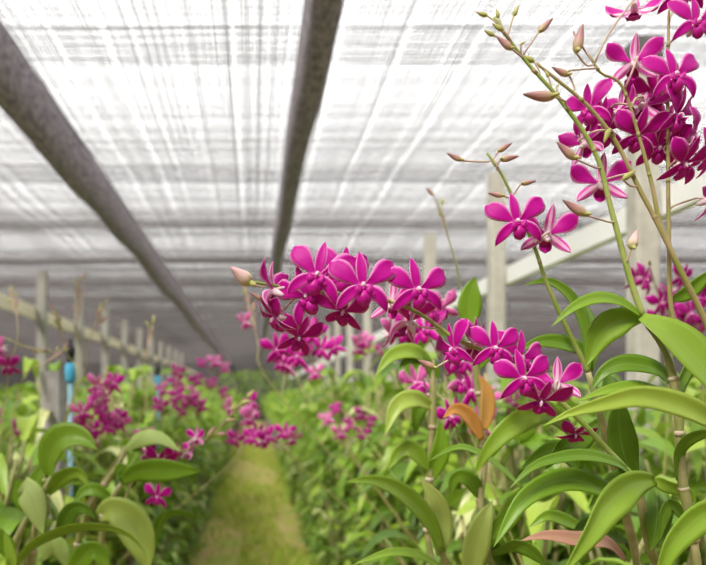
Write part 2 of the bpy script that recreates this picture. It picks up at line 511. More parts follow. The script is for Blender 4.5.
for i in range(23):
    yy = Y_W0+SPAN*i
    if -7 < yy < 37:
        mb.tube([(-11, yy, CEIL+.01), (2, yy, CEIL+.008), (15, yy, CEIL+.01)], .0035, 5)
        wd = r2.choice((.12, .2, .3)); q = 0.0      # the next cloth overlaps here
        while q < wd:
            y3 = yy+q; h = .004
            a = [mb.vert((xx, y3, CEIL+sag(y3, xx)-.008)) for xx in (-11, 2, 15)]; b = [mb.vert((xx, y3, CEIL+sag(y3, xx)-.008-h)) for xx in (-11, 2, 15)]
            for i in (0, 1): mb.face((a[i], a[i+1], b[i+1], b[i]))
            q += .03
mb.build('cross_wire_seams', NET, ceiling, False)
# net walls that close the house
def wallgrid(name, p0, p1, z1=3.0):
    b = MB(); n = 40; rows = []
    for k in range(7):
        rows.append([V(p0).lerp(V(p1), i/n)+V((0, 0, z1*k/6))+V((0, 1, 0))*.05*math.sin(i*.9+k*.4) for i in range(n+1)])
    b.grid(rows)
    return tag(b.build(name, NETWALL), kind='structure')
wallgrid('wall_far', (-11, 36.5, 0), (15, 36.5, 0))
wallgrid('wall_back', (-11, -7, 0), (15, -7, 0))
wallgrid('wall_left', (-11, -7, 0), (-11, 36.5, 0))
wallgrid('wall_right', (15, -7, 0), (15, 36.5, 0))

# doubled strips of net that hang like beams along the aisle
def strip(x0, label):
    b = MB(); rr = random.Random(int(x0*100)); n = 150
    rows = []
    w = .108
    for i in range(n+1):
        yy = -6.5+43*i/n
        dz = .018*math.sin(yy*1.3+x0)+.012*math.sin(yy*3.7)
        dx = .008*math.sin(yy*2.3+x0*3)
        top = CEIL-.01; bot = CEIL-.30+dz
        rows.append([V((x0-w/2+dx*.3, yy, top)), V((x0-w/2+dx, yy, (top+bot)/2)), V((x0-w/2*.92+dx, yy, bot+.015)), V((x0+dx, yy, bot-.012)), V((x0+w/2*.92+dx, yy, bot+.015)), V((x0+w/2+dx, yy, (top+bot)/2)), V((x0+w/2+dx*.3, yy, top)), V((x0-w/2+dx*.3, yy, top))])
    b.grid(rows)
    tag(b.build('net_beam', NETDARK), label, 'beam', 'dark strips along the ceiling')
strip(-1.187, 'wide dark strip of doubled shade net running along the left side of the ceiling')
strip(.269, 'narrow dark strip of doubled shade net above the grassy path, in the middle of the ceiling')

# posts
def post(x, y, w, h, label, m=CONCRETE, grp=None, clamp=True, cat='post'):
    b = MB()
    if not clamp:
        b.box((0, 0, h/2), (w, w, h), 0, None, .012); o = b.build('concrete_post', m, None, False); o.location = (x, y, 0)
        return tag(o, label, cat, grp)
    t = empty('concrete_post', (x, y, 0), label, cat, grp)
    b.box((x, y, h/2), (w, w, h), 0, None, .012); b.build('shaft', m, t, False)
    if clamp:
        b = MB(); b.box((x, y, h-.05), (w+.02, w+.02, .09), 0, None, .012); b.build('clamp', DARKMETAL, t, False)
    return t
ordn = ['nearest', 'second nearest', 'third nearest', 'fourth nearest', 'fifth nearest', 'sixth nearest', 'seventh nearest', 'eighth nearest', 'ninth nearest', 'tenth nearest']
for i in range(9):
    lab = ['tall pale concrete post behind the topmost magenta blooms', 'tall pale concrete post behind the short spray of two open blooms', 'slim pale concrete post behind the bare green flower stalk'][i] if i < 3 else ordn[i]+' pale concrete post in the row along the right bed'
    post(1.81, 3.25+SPAN*i, .11, CEIL-.06, lab, grp='posts along the right bed', clamp=i == 0)
for i in range(10):
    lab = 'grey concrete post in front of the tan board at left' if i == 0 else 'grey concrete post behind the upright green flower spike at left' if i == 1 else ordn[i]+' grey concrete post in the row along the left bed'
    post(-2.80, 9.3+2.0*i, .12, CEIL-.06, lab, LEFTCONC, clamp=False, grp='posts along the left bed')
# boards fixed to the back of the posts
b = MB(); b.box((1.90, 15, CAMZ+.885), (.05, 43, .125)); tag(b.build('white_board', WHITE, None, False), 'long white painted board fixed behind the posts on the right', 'board')
b = MB(); b.box((-2.89, 15, CAMZ+1.085), (.05, 43, .165)); tag(b.build('tan_board', TAN, None, False), 'long tan weathered board running behind the posts on the left', 'board')
# short stump post and the blue riser pipes in the left bed
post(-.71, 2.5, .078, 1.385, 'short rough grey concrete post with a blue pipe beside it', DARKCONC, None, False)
def riser(px, d, ytop, label):
    x = (px-253)*d/F; zt = CAMZ-(ytop-395)*d/F
    t = empty('sprinkler_pipe', (x, d, BENCH), label, 'pipe', 'blue sprinkler pipes in the left bed')
    b = MB(); b.tube([(x, d, BENCH), (x, d, zt-.03)], .0095, 10); b.build('riser', GREYBLUE, t)
    b = MB(); b.tube([(x, d, zt-.07), (x, d, zt-.06), (x, d, zt-.01), (x, d, zt)], [.012, .019, .019, .012], 12); b.build('collar', BLUE, t)
    b = MB(); b.tube([(x, d, zt-.002), (x, d, zt+.02), (x, d, zt+.03), (x, d, zt+.055), (x, d, zt+.06), (x, d, zt+.085)], [.012, .012, .017, .017, .008, .006], 10)
    b.build('sprinkler_head', BLACK, t)
riser(70.5, 2.45, 363, 'blue sprinkler riser pipe with black head next to the short concrete post')
riser(158, 4.2, 376, 'farther blue sprinkler pipe behind the magenta sprays left of the path')

# benches that carry the plants
def bench(x0, x1, label):
    t = empty('planting_bench', ((x0+x1)/2, 15, 0), label, 'bench')
    b = MB(); b.box(((x0+x1)/2, 13, BENCH-.03), (abs(x1-x0), 39, .06)); b.build('husk_bed', HUSK, t, False)
    xs = x0 if abs(x0) < abs(x1) else x1
    b = MB(); b.box((xs, 13, BENCH-.05), (.03, 39, .10)); b.build('edge_board', WOOD, t, False)
    for k in range(20):
        for xx in (xs+(.05 if xs > 0 else -.05),):
            b = MB(); b.box((xx, -5+2*k, (BENCH-.06)/2), (.06, .06, BENCH-.06)); b.build('leg', DARKCONC, t, False)
bench(.60, 5.2, 'long planting bench under the orchids right of the grassy path')
bench(-5.2, -.60, 'long planting bench under the orchids left of the grassy path')

# ------------------------------------------------------------------ bed plants (background)
def foliage_mesh(seed, ncane=8, low=False, spread=.16, height=.72, ulow=.2):
    r = random.Random(seed); fo = MB(); ca = MB()
    for k in range(ncane):
        a = r.uniform(0, 2*math.pi); h = height*r.uniform(.6, 1.05)
        lean = spread*r.uniform(.3, 1.4)
        b0 = V((math.cos(a)*.05, math.sin(a)*.05, 0)); b1 = V((math.cos(a)*(.05+lean), math.sin(a)*(.05+lean), h))
        mid = b0.lerp(b1, .5)+V((math.cos(a)*-.03, math.sin(a)*-.03, .03))
        c = spline([b0, mid, b1], 9 if not low else 5)
        n = len(c)
        ca.tube(c, [.006]*2+[.0075]*(n-4)+[.006, .004] if not low else .007, 6 if not low else 4, 0)
        nl = r.randint(5, 8)
        phi = r.uniform(0, 6.28)
        for i in range(nl):
            u = ulow+(1-ulow)*i/(nl-1)
            p = c[min(n-1, int(u*(n-1)))]
            th = phi+i*math.pi+r.uniform(-.6, .6)
            L = r.uniform(.14, .24)*(1.0 if u < .9 else .8); W = r.uniform(.019, .032)
            up = r.uniform(.25, 1.1) if u > .5 else r.uniform(-.1, .6)
            d = V((math.cos(th), math.sin(th), 0))
            pts = [p, p+d*L*.33+V((0, 0, L*.33*up)), p+d*L*.68+V((0, 0, L*.42*up-L*.06)), p+d*L*.98+V((0, 0, L*.25*up-L*r.uniform(.12, .4)))]
            t = min(1, max(0, r.gauss(.43, .30)))
            blade(fo, pts, W, V((0, 0, 1)), r.uniform(-.5, .5), .3, 3 if low else 7, 2 if low else 4, t)
    return fo.mesh('orchid_foliage', [LEAF]), ca.mesh('orchid_canes', [CANE])
EDGE = [foliage_mesh(300+i, 10, False, .055, .80, .09) for i in range(4)]
VAR = [foliage_mesh(100+i, 8, False, .15+.02*(i % 3), .66+.03*(i % 4)) for i in range(7)]
LOWV = [foliage_mesh(200+i, 6, True, .18, .72) for i in range(3)]
def bed_plant(x, y, rot, s, src, label, group, name='orchid_plant', z=BENCH):
    t = empty(name, (x, y, z), label, 'plant', group)
    for nm, me in (('foliage', src[0]), ('canes', src[1])):
        o = bpy.data.objects.new(nm, me); col.objects.link(o); o.parent = t
        o.rotation_euler.z = rot; o.scale = (s, s, s)
    return t
count = 0
rp = random.Random(77)
far = []
yy = 1.15
rowi = 0
while yy < 34:
    for side in (1, -1):
        for c_ in range(9):
            edge = c_ == 0
            x = side*(.68+rp.uniform(-.02, .05)) if edge else side*(.72+.30*c_+(.12 if rowi % 2 else 0))+rp.uniform(-.06, .06)
            y2 = yy+rp.uniform(-.08, .08)
            if abs(x) > 3.2: continue
            px = 253+x*F/y2
            if px < -70*1.5 or px > 706+110: continue
            if side > 0 and y2 < 1.5 and x < .9: continue
            if side < 0 and y2 < 1.75: continue
            if math.hypot(x+.64, y2-2.3) < .26: continue      # kept clear round the riser pipe and the short post
            s = rp.uniform(.92, 1.14)*(1.08 if y2 > 2.2 else 1)
            if y2 > 8.3 or c_ > 6:
                far.append((x, y2, rp.uniform(0, 6.28), s, rp.randrange(3))); continue
            bed_plant(x, y2, rp.uniform(0, 6.28), s, rp.choice(EDGE if edge else VAR),
                      'leafy orchid plant without blooms in the bed '+('right' if side > 0 else 'left')+' of the grassy path',
                      'leafy orchids in the '+('right' if side > 0 else 'left')+' bed')
            count += 1
    yy += .30 if yy < 9 else .42 if yy < 16 else .6
    rowi += 1
for side in (1, -1):
    yw = 2.7
    while yw < 13:
        if side > 0 or yw > 2.2:
            bed_plant(side*.53+rp.uniform(-.04, .04), yw, rp.uniform(0, 6.28), rp.uniform(.56, .74), rp.choice(EDGE), 'low leafy plant on the ground at the foot of the '+('right' if side > 0 else 'left')+' bench beside the grass', 'low plants at the foot of the '+('right' if side > 0 else 'left')+' bench', 'leafy_plant', .012)
        yw += .27 if yw < 6 else .5
print('BED PLANTS', count, 'far', len(far))
mb = MB()
for x, y, ro, s, k in far:
    me = LOWV[k][0]
    M = Matrix.Translation((x, y, BENCH)) @ Matrix.Rotation(ro, 4, 'Z') @ Matrix.Scale(s, 4)
    off = len(mb.v)
    tin = me.uv_layers['tint'].data; uvl = me.uv_layers['UVMap'].data
    vt = {}; 
    for lp in me.loops: vt[lp.vertex_index] = (tuple(uvl[lp.index].uv), tin[lp.index].uv[0])
    for v in me.vertices:
        mb.vert(M @ v.co, *vt[v.index])
    for p in me.polygons: mb.face([off+i for i in p.vertices])
tag(mb.build('distant_foliage', LEAF), 'mass of leafy orchids filling the far ends of both beds', 'foliage', None, 'stuff')
# tall shrubs at the far end of the aisle
def shrub(x, y, h, w, seed, label):
    r = random.Random(seed); fo = MB(); tr = MB()
    t = empty('shrub', (x, y, 0), label, 'shrub', 'shrubs at the far end')
    tr.tube([(x, y, 0), (x+.05, y, h*.5), (x, y, h*.8)], [.04, .03, .015], 6)
    for k in range(420):
        a = r.uniform(0, 6.28); zz = h*(.12+.88*r.random()); rr = w*math.sqrt(r.random())*(1-.45*abs(zz/h-.5)*2)
        p = V((x+math.cos(a)*rr, y+math.sin(a)*rr, zz)); d = V((math.cos(a), math.sin(a), r.uniform(-.3, .8))).normalized(); L = r.uniform(.14, .26)
        blade(fo, [p, p+d*L*.5+V((0, 0, .03)), p+d*L-V((0, 0, .04))], .04, V((0, 0, 1)), r.uniform(-.8, .8), .2, 3, 2, r.uniform(.2, .7))
    fo.build('foliage', LEAF, t); tr.build('trunk', CANE, t)
shrub(-.9, 33.9, 2.4, .9, 1, 'green shrub at the far left end of the grassy path')
shrub(.25, 34.9, 2.5, .9, 2, 'green shrub straight at the far end of the grassy path')
shrub(1.7, 34.2, 2.4, 1.0, 3, 'green shrub at the far right end of the grassy path')

# grass on the path
mb = MB(); rg = random.Random(9)
for k in range(26000):
    y = 2.6+rg.random()**1.9*22; x = rg.uniform(-.5, .5)
    bare = math.sin(y*1.15+.6)*.5+math.sin(x*5+y*.7)*.5
    if bare > .2 and rg.random() < .85: continue
    h = rg.uniform(.025, .085)*(1.35 if abs(x) > .3 else 1); a = rg.uniform(0, 6.28); w = rg.uniform(.003, .006)
    dx, dy = math.cos(a), math.sin(a); t = min(1, max(0, rg.gauss(.55, .25)))
    l = rg.uniform(.2, .9)
    i0 = mb.vert((x-dy*w, y+dx*w, .012), (0, 0), t); i1 = mb.vert((x+dy*w, y-dx*w, .012), (0, 1), t)
    i2 = mb.vert((x+dx*h*l*.4+dy*w*.7, y+dy*h*l*.4-dx*w*.7, .012+h*.6), (.6, 1), t); i3 = mb.vert((x+dx*h*l*.4-dy*w*.7, y+dy*h*l*.4+dx*w*.7, .012+h*.6), (.6, 0), t)
    i4 = mb.vert((x+dx*h*l, y+dy*h*l, .012+h), (1, .5), t)
    mb.face((i0, i1, i2, i3)); mb.face((i3, i2, i4))
tag(mb.build('grass', GRASS), 'yellow green grass and moss growing on the path between the beds', 'grass', None, 'stuff')

# ------------------------------------------------------------------ blooming plants in the beds
def bloomer(label, x, d, sprays, var=0, s=1.0, fs=.035, leafy_=True):
    """sprays: list of (list of (px,py) rachis from low to tip, number of blooms, number of buds, blooms from fraction)"""
    x = math.copysign(max(abs(x), .82), x) if abs(x) < .6 and d > 1.3 else x
    t = empty('orchid_plant', (x, d, BENCH), label, 'plant', 'blooming orchids in the beds')
    if leafy_:
        for nm, me in (('foliage', VAR[var][0]), ('canes', VAR[var][1])):
            o = bpy.data.objects.new(nm, me); col.objects.link(o); o.parent = t
            o.rotation_euler.z = rp.uniform(0, 6); o.scale = (s, s, s)
    for (pp, nf, nb, fr) in sprays:
        pts = [P(a, b, d+rp.uniform(-.04, .04)) for a, b in pp]
        start = V((x+(pts[0].x-x)*.12, d+rp.uniform(-.03, .03), BENCH+.02))
        path = [start, start.lerp(pts[0], .6)+V((0, 0, .02))]+pts
        c = spline(pts, 40)
        fl = []
        for k in range(nf):
            u = fr+(1-fr)*(k+.5)/max(1, nf)*(.8 if nb else 1)
            q = c[min(39, int(u*39))]
            an = k*2.4+rp.uniform(-.4, .4)
            off = V((math.cos(an)*.045+rp.uniform(-.012, .012), -abs(math.sin(an))*.03, rp.uniform(-.03, .03)))
            fl.append((q+off, fs*rp.uniform(.85, 1.1), rp.uniform(-65, 65), rp.uniform(-10, 35), rp.uniform(-25, 25), rp.choice((0, 1, 2, 3, 3))))
        bd = []
        for k in range(nb):
            u = 1-.30*k/max(1, nb)-.01
            q = c[min(39, int(u*39))]; T = (c[-1]-c[-4]).normalized()
            dr = (T+V((rp.uniform(-.9, .9), rp.uniform(-.5, .5), rp.uniform(-.2, .5)))).normalized()
            p = q+dr*.012
            bd.append((p, p+dr*rp.uniform(.012, .024), 1 if rp.random() < .5 else 0))
        spray(t, path, .0026, fl, bd, BROWNSTALK if rp.random() < .5 else STALK, True)
    return t
bloomer('orchid with a tall full magenta spray just right of the nearer blue pipe', -.44, 1.95, [([(92, 440), (100, 405), (104, 372)], 9, 3, .15), ([(128, 440), (118, 420), (112, 395)], 5, 1, .1), ([(76, 445), (82, 428), (86, 418)], 3, 0, .1)], 0)
bloomer('orchid with a magenta spray between the farther blue pipe and the path', -.26, 2.6, [([(186, 420), (190, 395), (186, 366)], 7, 0, .1), ([(168, 420), (176, 398), (176, 376)], 5, 1, .1)], 1)
bloomer('orchid in the left bed with a pink spray under the left ceiling strip', -.2, 3.2, [([(214, 400), (216, 382), (208, 356)], 6, 0, .1)], 2)
bloomer('orchid at the left edge with one magenta spray at eye level', -.66, 1.75, [([(-12, 372), (-4, 350), (4, 336)], 5, 0, .1)], 3)
bloomer('orchid at the left edge with a pair of low pink blooms', -.70, 1.95, [([(-10, 430), (0, 418), (6, 408)], 3, 0, .2)], 4)
bloomer('orchid left of the path with a pink spray leaning over the grass', -.12, 2.1, [([(236, 458), (246, 430), (242, 402)], 6, 0, .3)], 5, .85)
bloomer('orchid right of the path with a magenta cluster hanging over the grass', .13, 2.0, [([(300, 465), (284, 448), (266, 430)], 5, 0, .55)], 6, .75)
bloomer('orchid right of the path with two small magenta blooms near eye level', .40, 2.7, [([(345, 440), (340, 420), (335, 402)], 3, 0, .45), ([(362, 440), (360, 425), (356, 410)], 3, 0, .4)], 0)
bloomer('orchid right of the path with single magenta blooms low among leaves', .38, 2.4, [([(350, 455), (348, 440), (346, 432)], 2, 0, .5)], 1)
bloomer('orchid behind the long central spray with a drooping pink spray below it', .12, 1.5, [([(318, 372), (308, 352), (292, 336)], 6, 0, .3)], 2, .8)
bloomer('orchid right of the path with a pale bud spike behind the long spray tip', .10, 1.9, [([(268, 380), (258, 345), (246, 292)], 2, 12, .0), ([(305, 395), (302, 380), (299, 368)], 2, 0, .4)], 3, .8)
bloomer('orchid behind the long spray with pale pink blooms under its rightmost upper bloom', .68, 1.15, [([(440, 360), (425, 335), (400, 318)], 6, 0, .2)], 4, .8)
bloomer('orchid with a small pink spray hanging left of the orange withered leaf', .70, 1.2, [([(455, 425), (447, 400), (440, 378)], 6, 0, .2)], 5, .8)
bloomer('orchid at right with a pink spray beside the nearest concrete post', .82, 1.45, [([(672, 335), (660, 300), (650, 268)], 7, 1, .25)], 6)
bloomer('orchid at the right edge with a magenta spray behind the big bright leaf', 1.0, 1.5, [([(700, 345), (692, 318), (696, 290)], 5, 0, .3), ([(665, 360), (672, 335), (680, 322)], 3, 0, .4)], 0)
bloomer('orchid in the right bed with faded pink blooms behind the lower front cluster', .62, 1.8, [([(500, 430), (492, 405), (480, 388)], 3, 1, .5)], 1)
bloomer('orchid in the right bed with a pink spray below the short white-backed bloom', .9, 2.3, [([(368, 370), (362, 350), (358, 335)], 4, 0, .3)], 2)
# bud spikes rising over the left bed
bloomer('orchid at the far left with tan bud spikes crossing the tan board', -.72, 1.75, [([(8, 380), (18, 335), (12, 290)], 0, 7, 0), ([(-5, 350), (20, 345), (42, 352)], 0, 6, 0), ([(20, 385), (45, 365), (62, 350)], 0, 5, 0)], 3)
bloomer('orchid with an upright green bud spike in front of the black sprinkler head', -.50, 1.9, [([(76, 390), (77, 335), (79, 280)], 0, 12, 0), ([(76, 385), (66, 352), (56, 312)], 0, 8, 0), ([(82, 380), (88, 345), (104, 306)], 0, 7, 0)], 4)
bloomer('orchid with one bare green flower stalk standing over the pink blooms left of the path', -.34, 1.9, [([(140, 420), (143, 370), (153, 322)], 0, 7, 0)], 5)
bloomer('orchid with a tall bare green stalk under the bloom-laden tip of the short spray', .5, 1.3, [([(462, 300), (456, 265), (437, 198)], 0, 3, 0)], 6, .9)

# ------------------------------------------------------------------ foreground plants
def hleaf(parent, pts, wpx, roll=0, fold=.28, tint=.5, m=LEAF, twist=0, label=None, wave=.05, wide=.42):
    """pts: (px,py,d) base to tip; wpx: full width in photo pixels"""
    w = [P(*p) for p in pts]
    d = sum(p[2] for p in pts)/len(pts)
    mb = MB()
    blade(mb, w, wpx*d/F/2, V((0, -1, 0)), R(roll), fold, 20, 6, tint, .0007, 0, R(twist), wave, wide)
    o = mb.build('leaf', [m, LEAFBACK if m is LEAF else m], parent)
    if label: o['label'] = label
    return o
def hcane(parent, pts, rpx, to_bench=None, m=CANE, joints=True):
    w = [P(*p[:3]) for p in pts]
    d = pts[0][2]
    if to_bench is not None: w = [V((*to_bench, BENCH)), V((to_bench[0], to_bench[1], BENCH)).lerp(w[0], .55)+V((0, 0, .03))]+w
    c = spline(w, max(14, 8*len(w))); n = len(c)
    r = rpx*d/F
    mb = MB()
    mb.tube(c, [r*(.9+.15*math.sin(i*.9))*(1 if i < n-4 else .8) for i in range(n)], 9, 0)
    if joints:
        for i in range(2, n-2, 4):
            T = (c[i+1]-c[i-1]).normalized()
            mb.tube([c[i]-T*r*.7, c[i], c[i]+T*r*.5], [r*.95, r*1.18, r*.9], 9, 1)
    return mb.build('cane', [m, NODE], parent)
def FLW(px, py, rpx, d, yaw=0, pitch=0, roll=0, var=0): return (P(px, py, d), rpx*d/F*1.0, yaw, pitch, roll, var)
def BD(a, b, d, var=0, dd=0.0): return (P(a[0], a[1], d), P(b[0], b[1], d+dd), var)

# ---- plant with the long arching spray
pb = empty('orchid_plant', (.50, .78, BENCH), 'large orchid at the front right whose long arching magenta spray reaches the middle', 'plant', 'large orchids at the front')
hcane(pb, [(662, 600, .74), (648, 540, .72), (637, 480, .71)], 5, (.50, .78))
spray(pb, [P(637, 480, .71), P(608, 450, .705), P(578, 418, .70), P(545, 388, .70), P(500, 358, .70), P(455, 338, .705), P(420, 314, .71), P(385, 300, .72), P(330, 293, .72), P(285, 287, .715), P(248, 281, .71)], .0030,
      [FLW(317.5, 276.5, 36, .69, -12, 0, 14, 0),
       FLW(362.5, 287, 36, .68, 2, 0, 0, 0),
       FLW(417, 291, 34, .685, 10, 2, -2, 2),
       FLW(308, 297, 33, .70, -22, 12, -22, 1),
       FLW(274, 291, 30, .715, -118, 15, -10, 1),
       FLW(276, 318, 27, .725, -70, 45, 0, 3),
       FLW(298, 338, 25, .76, 10, 35, 15, 1),
       FLW(344, 312, 27, .725, -35, 40, 20, 3),
       FLW(342, 276, 31, .74, 12, 0, 10, 1),
       FLW(392, 303, 27, .745, 150, 10, 0, 2),
       FLW(410, 322, 30, .735, -140, -25, 0, 1),
       FLW(455, 350, 28, .70, -62, 10, -18, 1),
       FLW(473, 344, 27, .715, 40, 10, 5, 1),
       FLW(494, 349, 28, .69, 4, 4, 2, 0),
       FLW(523, 379, 30, .68, 2, 8, -8, 2),
       FLW(519, 359, 30, .715, 18, 0, 16, 0),
       FLW(557, 384, 27, .70, 152, 14, 4, 2),
       FLW(541, 401, 28, .69, -25, 50, 18, 1),
       FLW(575, 434, 20, .735, -15, 60, 20, 3)],
      [BD((253, 285), (231, 267), .71, 2, -.01), BD((436, 368), (418, 360), .70, 0), BD((262, 300), (250, 292), .73, 0)], STALK)
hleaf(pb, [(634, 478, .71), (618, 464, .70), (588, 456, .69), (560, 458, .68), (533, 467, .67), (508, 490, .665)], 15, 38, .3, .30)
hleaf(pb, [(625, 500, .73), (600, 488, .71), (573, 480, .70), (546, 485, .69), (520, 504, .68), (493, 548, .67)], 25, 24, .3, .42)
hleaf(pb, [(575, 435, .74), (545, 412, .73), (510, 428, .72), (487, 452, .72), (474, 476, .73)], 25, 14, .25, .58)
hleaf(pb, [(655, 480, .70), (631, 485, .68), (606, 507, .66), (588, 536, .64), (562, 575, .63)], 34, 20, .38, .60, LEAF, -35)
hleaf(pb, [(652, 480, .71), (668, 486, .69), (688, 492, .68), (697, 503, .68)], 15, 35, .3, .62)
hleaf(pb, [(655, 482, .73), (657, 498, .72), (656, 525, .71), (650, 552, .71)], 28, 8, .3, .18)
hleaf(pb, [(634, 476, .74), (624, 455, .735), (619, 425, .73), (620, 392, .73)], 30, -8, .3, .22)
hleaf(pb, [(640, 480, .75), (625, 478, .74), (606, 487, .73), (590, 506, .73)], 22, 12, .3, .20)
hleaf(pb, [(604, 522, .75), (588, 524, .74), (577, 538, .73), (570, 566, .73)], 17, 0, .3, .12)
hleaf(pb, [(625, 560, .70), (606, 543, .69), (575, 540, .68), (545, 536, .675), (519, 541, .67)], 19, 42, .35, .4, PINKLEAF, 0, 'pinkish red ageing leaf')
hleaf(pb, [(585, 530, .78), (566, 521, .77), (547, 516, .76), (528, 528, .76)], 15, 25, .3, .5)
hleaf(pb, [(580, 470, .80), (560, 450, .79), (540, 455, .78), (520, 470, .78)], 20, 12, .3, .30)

# ---- plant at the right edge with the tall sprays
pa = empty('orchid_plant', (.56, .66, BENCH), 'large orchid at the right edge with tall sprays of magenta blooms reaching the top', 'plant', 'large orchids at the front')
hcane(pa, [(700, 590, .68), (690, 520, .675), (682, 480, .67), (680, 440, .67), (677, 400, .67), (667, 356, .67), (643, 316, .675)], 4.6, (.50, .70))
hcane(pa, [(745, 590, .70), (738, 480, .70), (722, 360, .69)], 4.6, (.56, .70))
# stalk A: light green, buds only toward its tip
spray(pa, [P(643, 316, .675), P(630, 278, .675), P(612, 212, .675), P(595, 152, .675), P(562, 102, .675), P(530, 66, .675), P(508, 38, .675), P(494, 17, .675)], .0031, [],
      [BD((488, 16), (476, 12), .675, 1), BD((499, 19), (496, 8), .675, 1), BD((513, 17), (519, 5), .675, 1), BD((504, 31), (492, 23), .67, 1), BD((495, 36), (484, 30), .67, 1), BD((513, 50), (497, 37), .67, 0), BD((520, 45), (526, 41), .67, 1), BD((538, 33), (553, 18), .675, 0), BD((535, 62), (521, 55), .675, 1),
       BD((549, 78), (545, 70), .675, 1), BD((556, 88), (560, 83), .675, 1), BD((556, 97), (523, 94), .66, 0), BD((577, 160), (557, 142), .66, 0), BD((588, 216), (563, 200), .66, 0), BD((631, 250), (637, 230), .668, 2)], STALK)
# stalk B: brownish, carries the left group of blooms
spray(pa, [P(722, 362, .69), P(704, 318, .685), P(683, 275, .68), P(657, 222, .68), P(640, 190, .68), P(616, 142, .68), P(590, 108, .68), P(560, 82, .68), P(536, 63, .68)], .0031,
      [FLW(590, 110, 27, .70, -48, 8, -8, 1),
       FLW(601, 184, 30, .70, 168, 6, 0, 2),
       FLW(584, 144, 25, .705, 125, 10, 15, 1),
       FLW(606, 132, 26, .72, -30, 30, 10, 1),
       FLW(600, 120, 24, .725, 20, 15, 10, 1)],
      [BD((570, 76), (552, 67), .68, 0), BD((610, 128), (604, 143), .675, 1), BD((622, 180), (636, 170), .675, 1)], BROWNSTALK)
# stalk C: thin brown stalk with the bud pair and the middle blooms
spray(pa, [P(700, 310, .69), P(676, 262, .69), P(660, 222, .69), P(652, 185, .69), P(640, 140, .69), P(622, 86, .69), P(601, 73, .69), P(589, 55, .69)], .0026,
      [FLW(634, 63, 28, .70, 166, 4, 0, 0),
       FLW(643, 106, 28, .705, 150, 35, -10, 1),
       FLW(637, 136, 28, .70, -20, 38, 12, 1),
       FLW(655, 92, 27, .71, -25, 25, -14, 1),
       FLW(618, 112, 24, .715, 100, 20, 0, 1),
       FLW(634, 10, 27, .70, 158, 55, -6, 2)],
      [BD((576, 54), (583, 24), .685, 0), BD((572, 70), (566, 72), .685, 1), BD((575, 36), (573, 30), .69, 0)], BROWNSTALK)
# stalk D: upright stalk at the right with the largest blooms
spray(pa, [P(720, 400, .72), P(690, 345, .71), P(672, 312, .705), P(669, 240, .70), P(668, 150, .70), P(668, 70, .70), P(669, 10, .70)], .0028,
      [FLW(695, 24, 30, .69, 8, 0, 6, 0),
       FLW(673.5, 77, 31, .68, 4, 0, -4, 0),
       FLW(676, 116, 30, .69, 32, 20, 8, 1),
       FLW(691, 138, 29, .70, 55, 18, 0, 1),
       FLW(683, 164, 28, .68, 12, 45, 4, 1),
       FLW(703, 156, 25, .70, 40, 30, 10, 1),
       FLW(660, 148, 27, .71, -30, 35, 14, 1),
       FLW(708, 200, 26, .70, 70, 20, 0, 0),
       FLW(662, 128, 27, .715, 10, 10, 30, 0),
       FLW(682, -6, 26, .71, -15, 20, 0, 2)], [], BROWNSTALK)
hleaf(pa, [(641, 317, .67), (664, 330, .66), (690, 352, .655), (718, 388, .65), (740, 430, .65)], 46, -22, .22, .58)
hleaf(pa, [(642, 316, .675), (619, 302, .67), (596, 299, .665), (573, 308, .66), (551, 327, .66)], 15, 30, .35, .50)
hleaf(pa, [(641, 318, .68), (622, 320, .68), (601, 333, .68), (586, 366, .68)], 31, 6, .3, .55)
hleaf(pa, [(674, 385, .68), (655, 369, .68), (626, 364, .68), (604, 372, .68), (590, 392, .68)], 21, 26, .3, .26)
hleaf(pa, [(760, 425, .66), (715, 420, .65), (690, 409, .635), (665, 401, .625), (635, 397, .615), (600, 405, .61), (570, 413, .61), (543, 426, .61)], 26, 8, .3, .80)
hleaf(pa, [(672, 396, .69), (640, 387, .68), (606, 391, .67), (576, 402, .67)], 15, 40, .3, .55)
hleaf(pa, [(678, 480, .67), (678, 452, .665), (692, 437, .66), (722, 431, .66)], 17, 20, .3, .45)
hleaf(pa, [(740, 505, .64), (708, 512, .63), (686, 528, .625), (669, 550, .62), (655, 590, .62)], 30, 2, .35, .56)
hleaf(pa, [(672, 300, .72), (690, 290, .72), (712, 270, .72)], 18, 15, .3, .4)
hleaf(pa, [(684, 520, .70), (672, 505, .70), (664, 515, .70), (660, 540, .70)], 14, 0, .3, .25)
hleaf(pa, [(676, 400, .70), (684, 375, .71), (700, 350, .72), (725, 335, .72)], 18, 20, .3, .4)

# ---- plant with the short spray of two open blooms
pc = empty('orchid_plant', (.50, .86, BENCH), 'orchid at the front right with a short upright spray of two blooms and closed buds', 'plant', 'large orchids at the front')
hcane(pc, [(640, 590, .82), (622, 500, .79), (602, 420, .76), (588, 372, .75)], 4.2, (.50, .86))
spray(pc, [P(588, 372, .75), P(575, 345, .745), P(562, 318, .74), P(547, 284, .735), P(534, 246, .73), P(515, 203, .725), P(502, 175, .72), P(487, 153, .72)], .0028,
      [FLW(517, 223, 31, .71, -6, 2, -6, 0), FLW(547, 235, 30, .72, 166, 4, -6, 2)],
      [BD((463, 161), (447, 153), .72, 0), BD((497, 152), (512, 143), .72, 0), BD((499, 160), (519, 156), .715, 0), BD((520, 184), (536, 181), .72, 0), BD((504, 196), (488, 193), .715, 0)], STALK)
hleaf(pc, [(589, 372, .75), (584, 330, .75), (574, 303, .745), (561, 288, .74), (545, 281, .735), (523, 285, .73)], 15, 20, .3, .45)
hleaf(pc, [(590, 372, .76), (582, 352, .76), (565, 344, .755), (540, 342, .75), (515, 352, .75)], 18, 20, .3, .3)
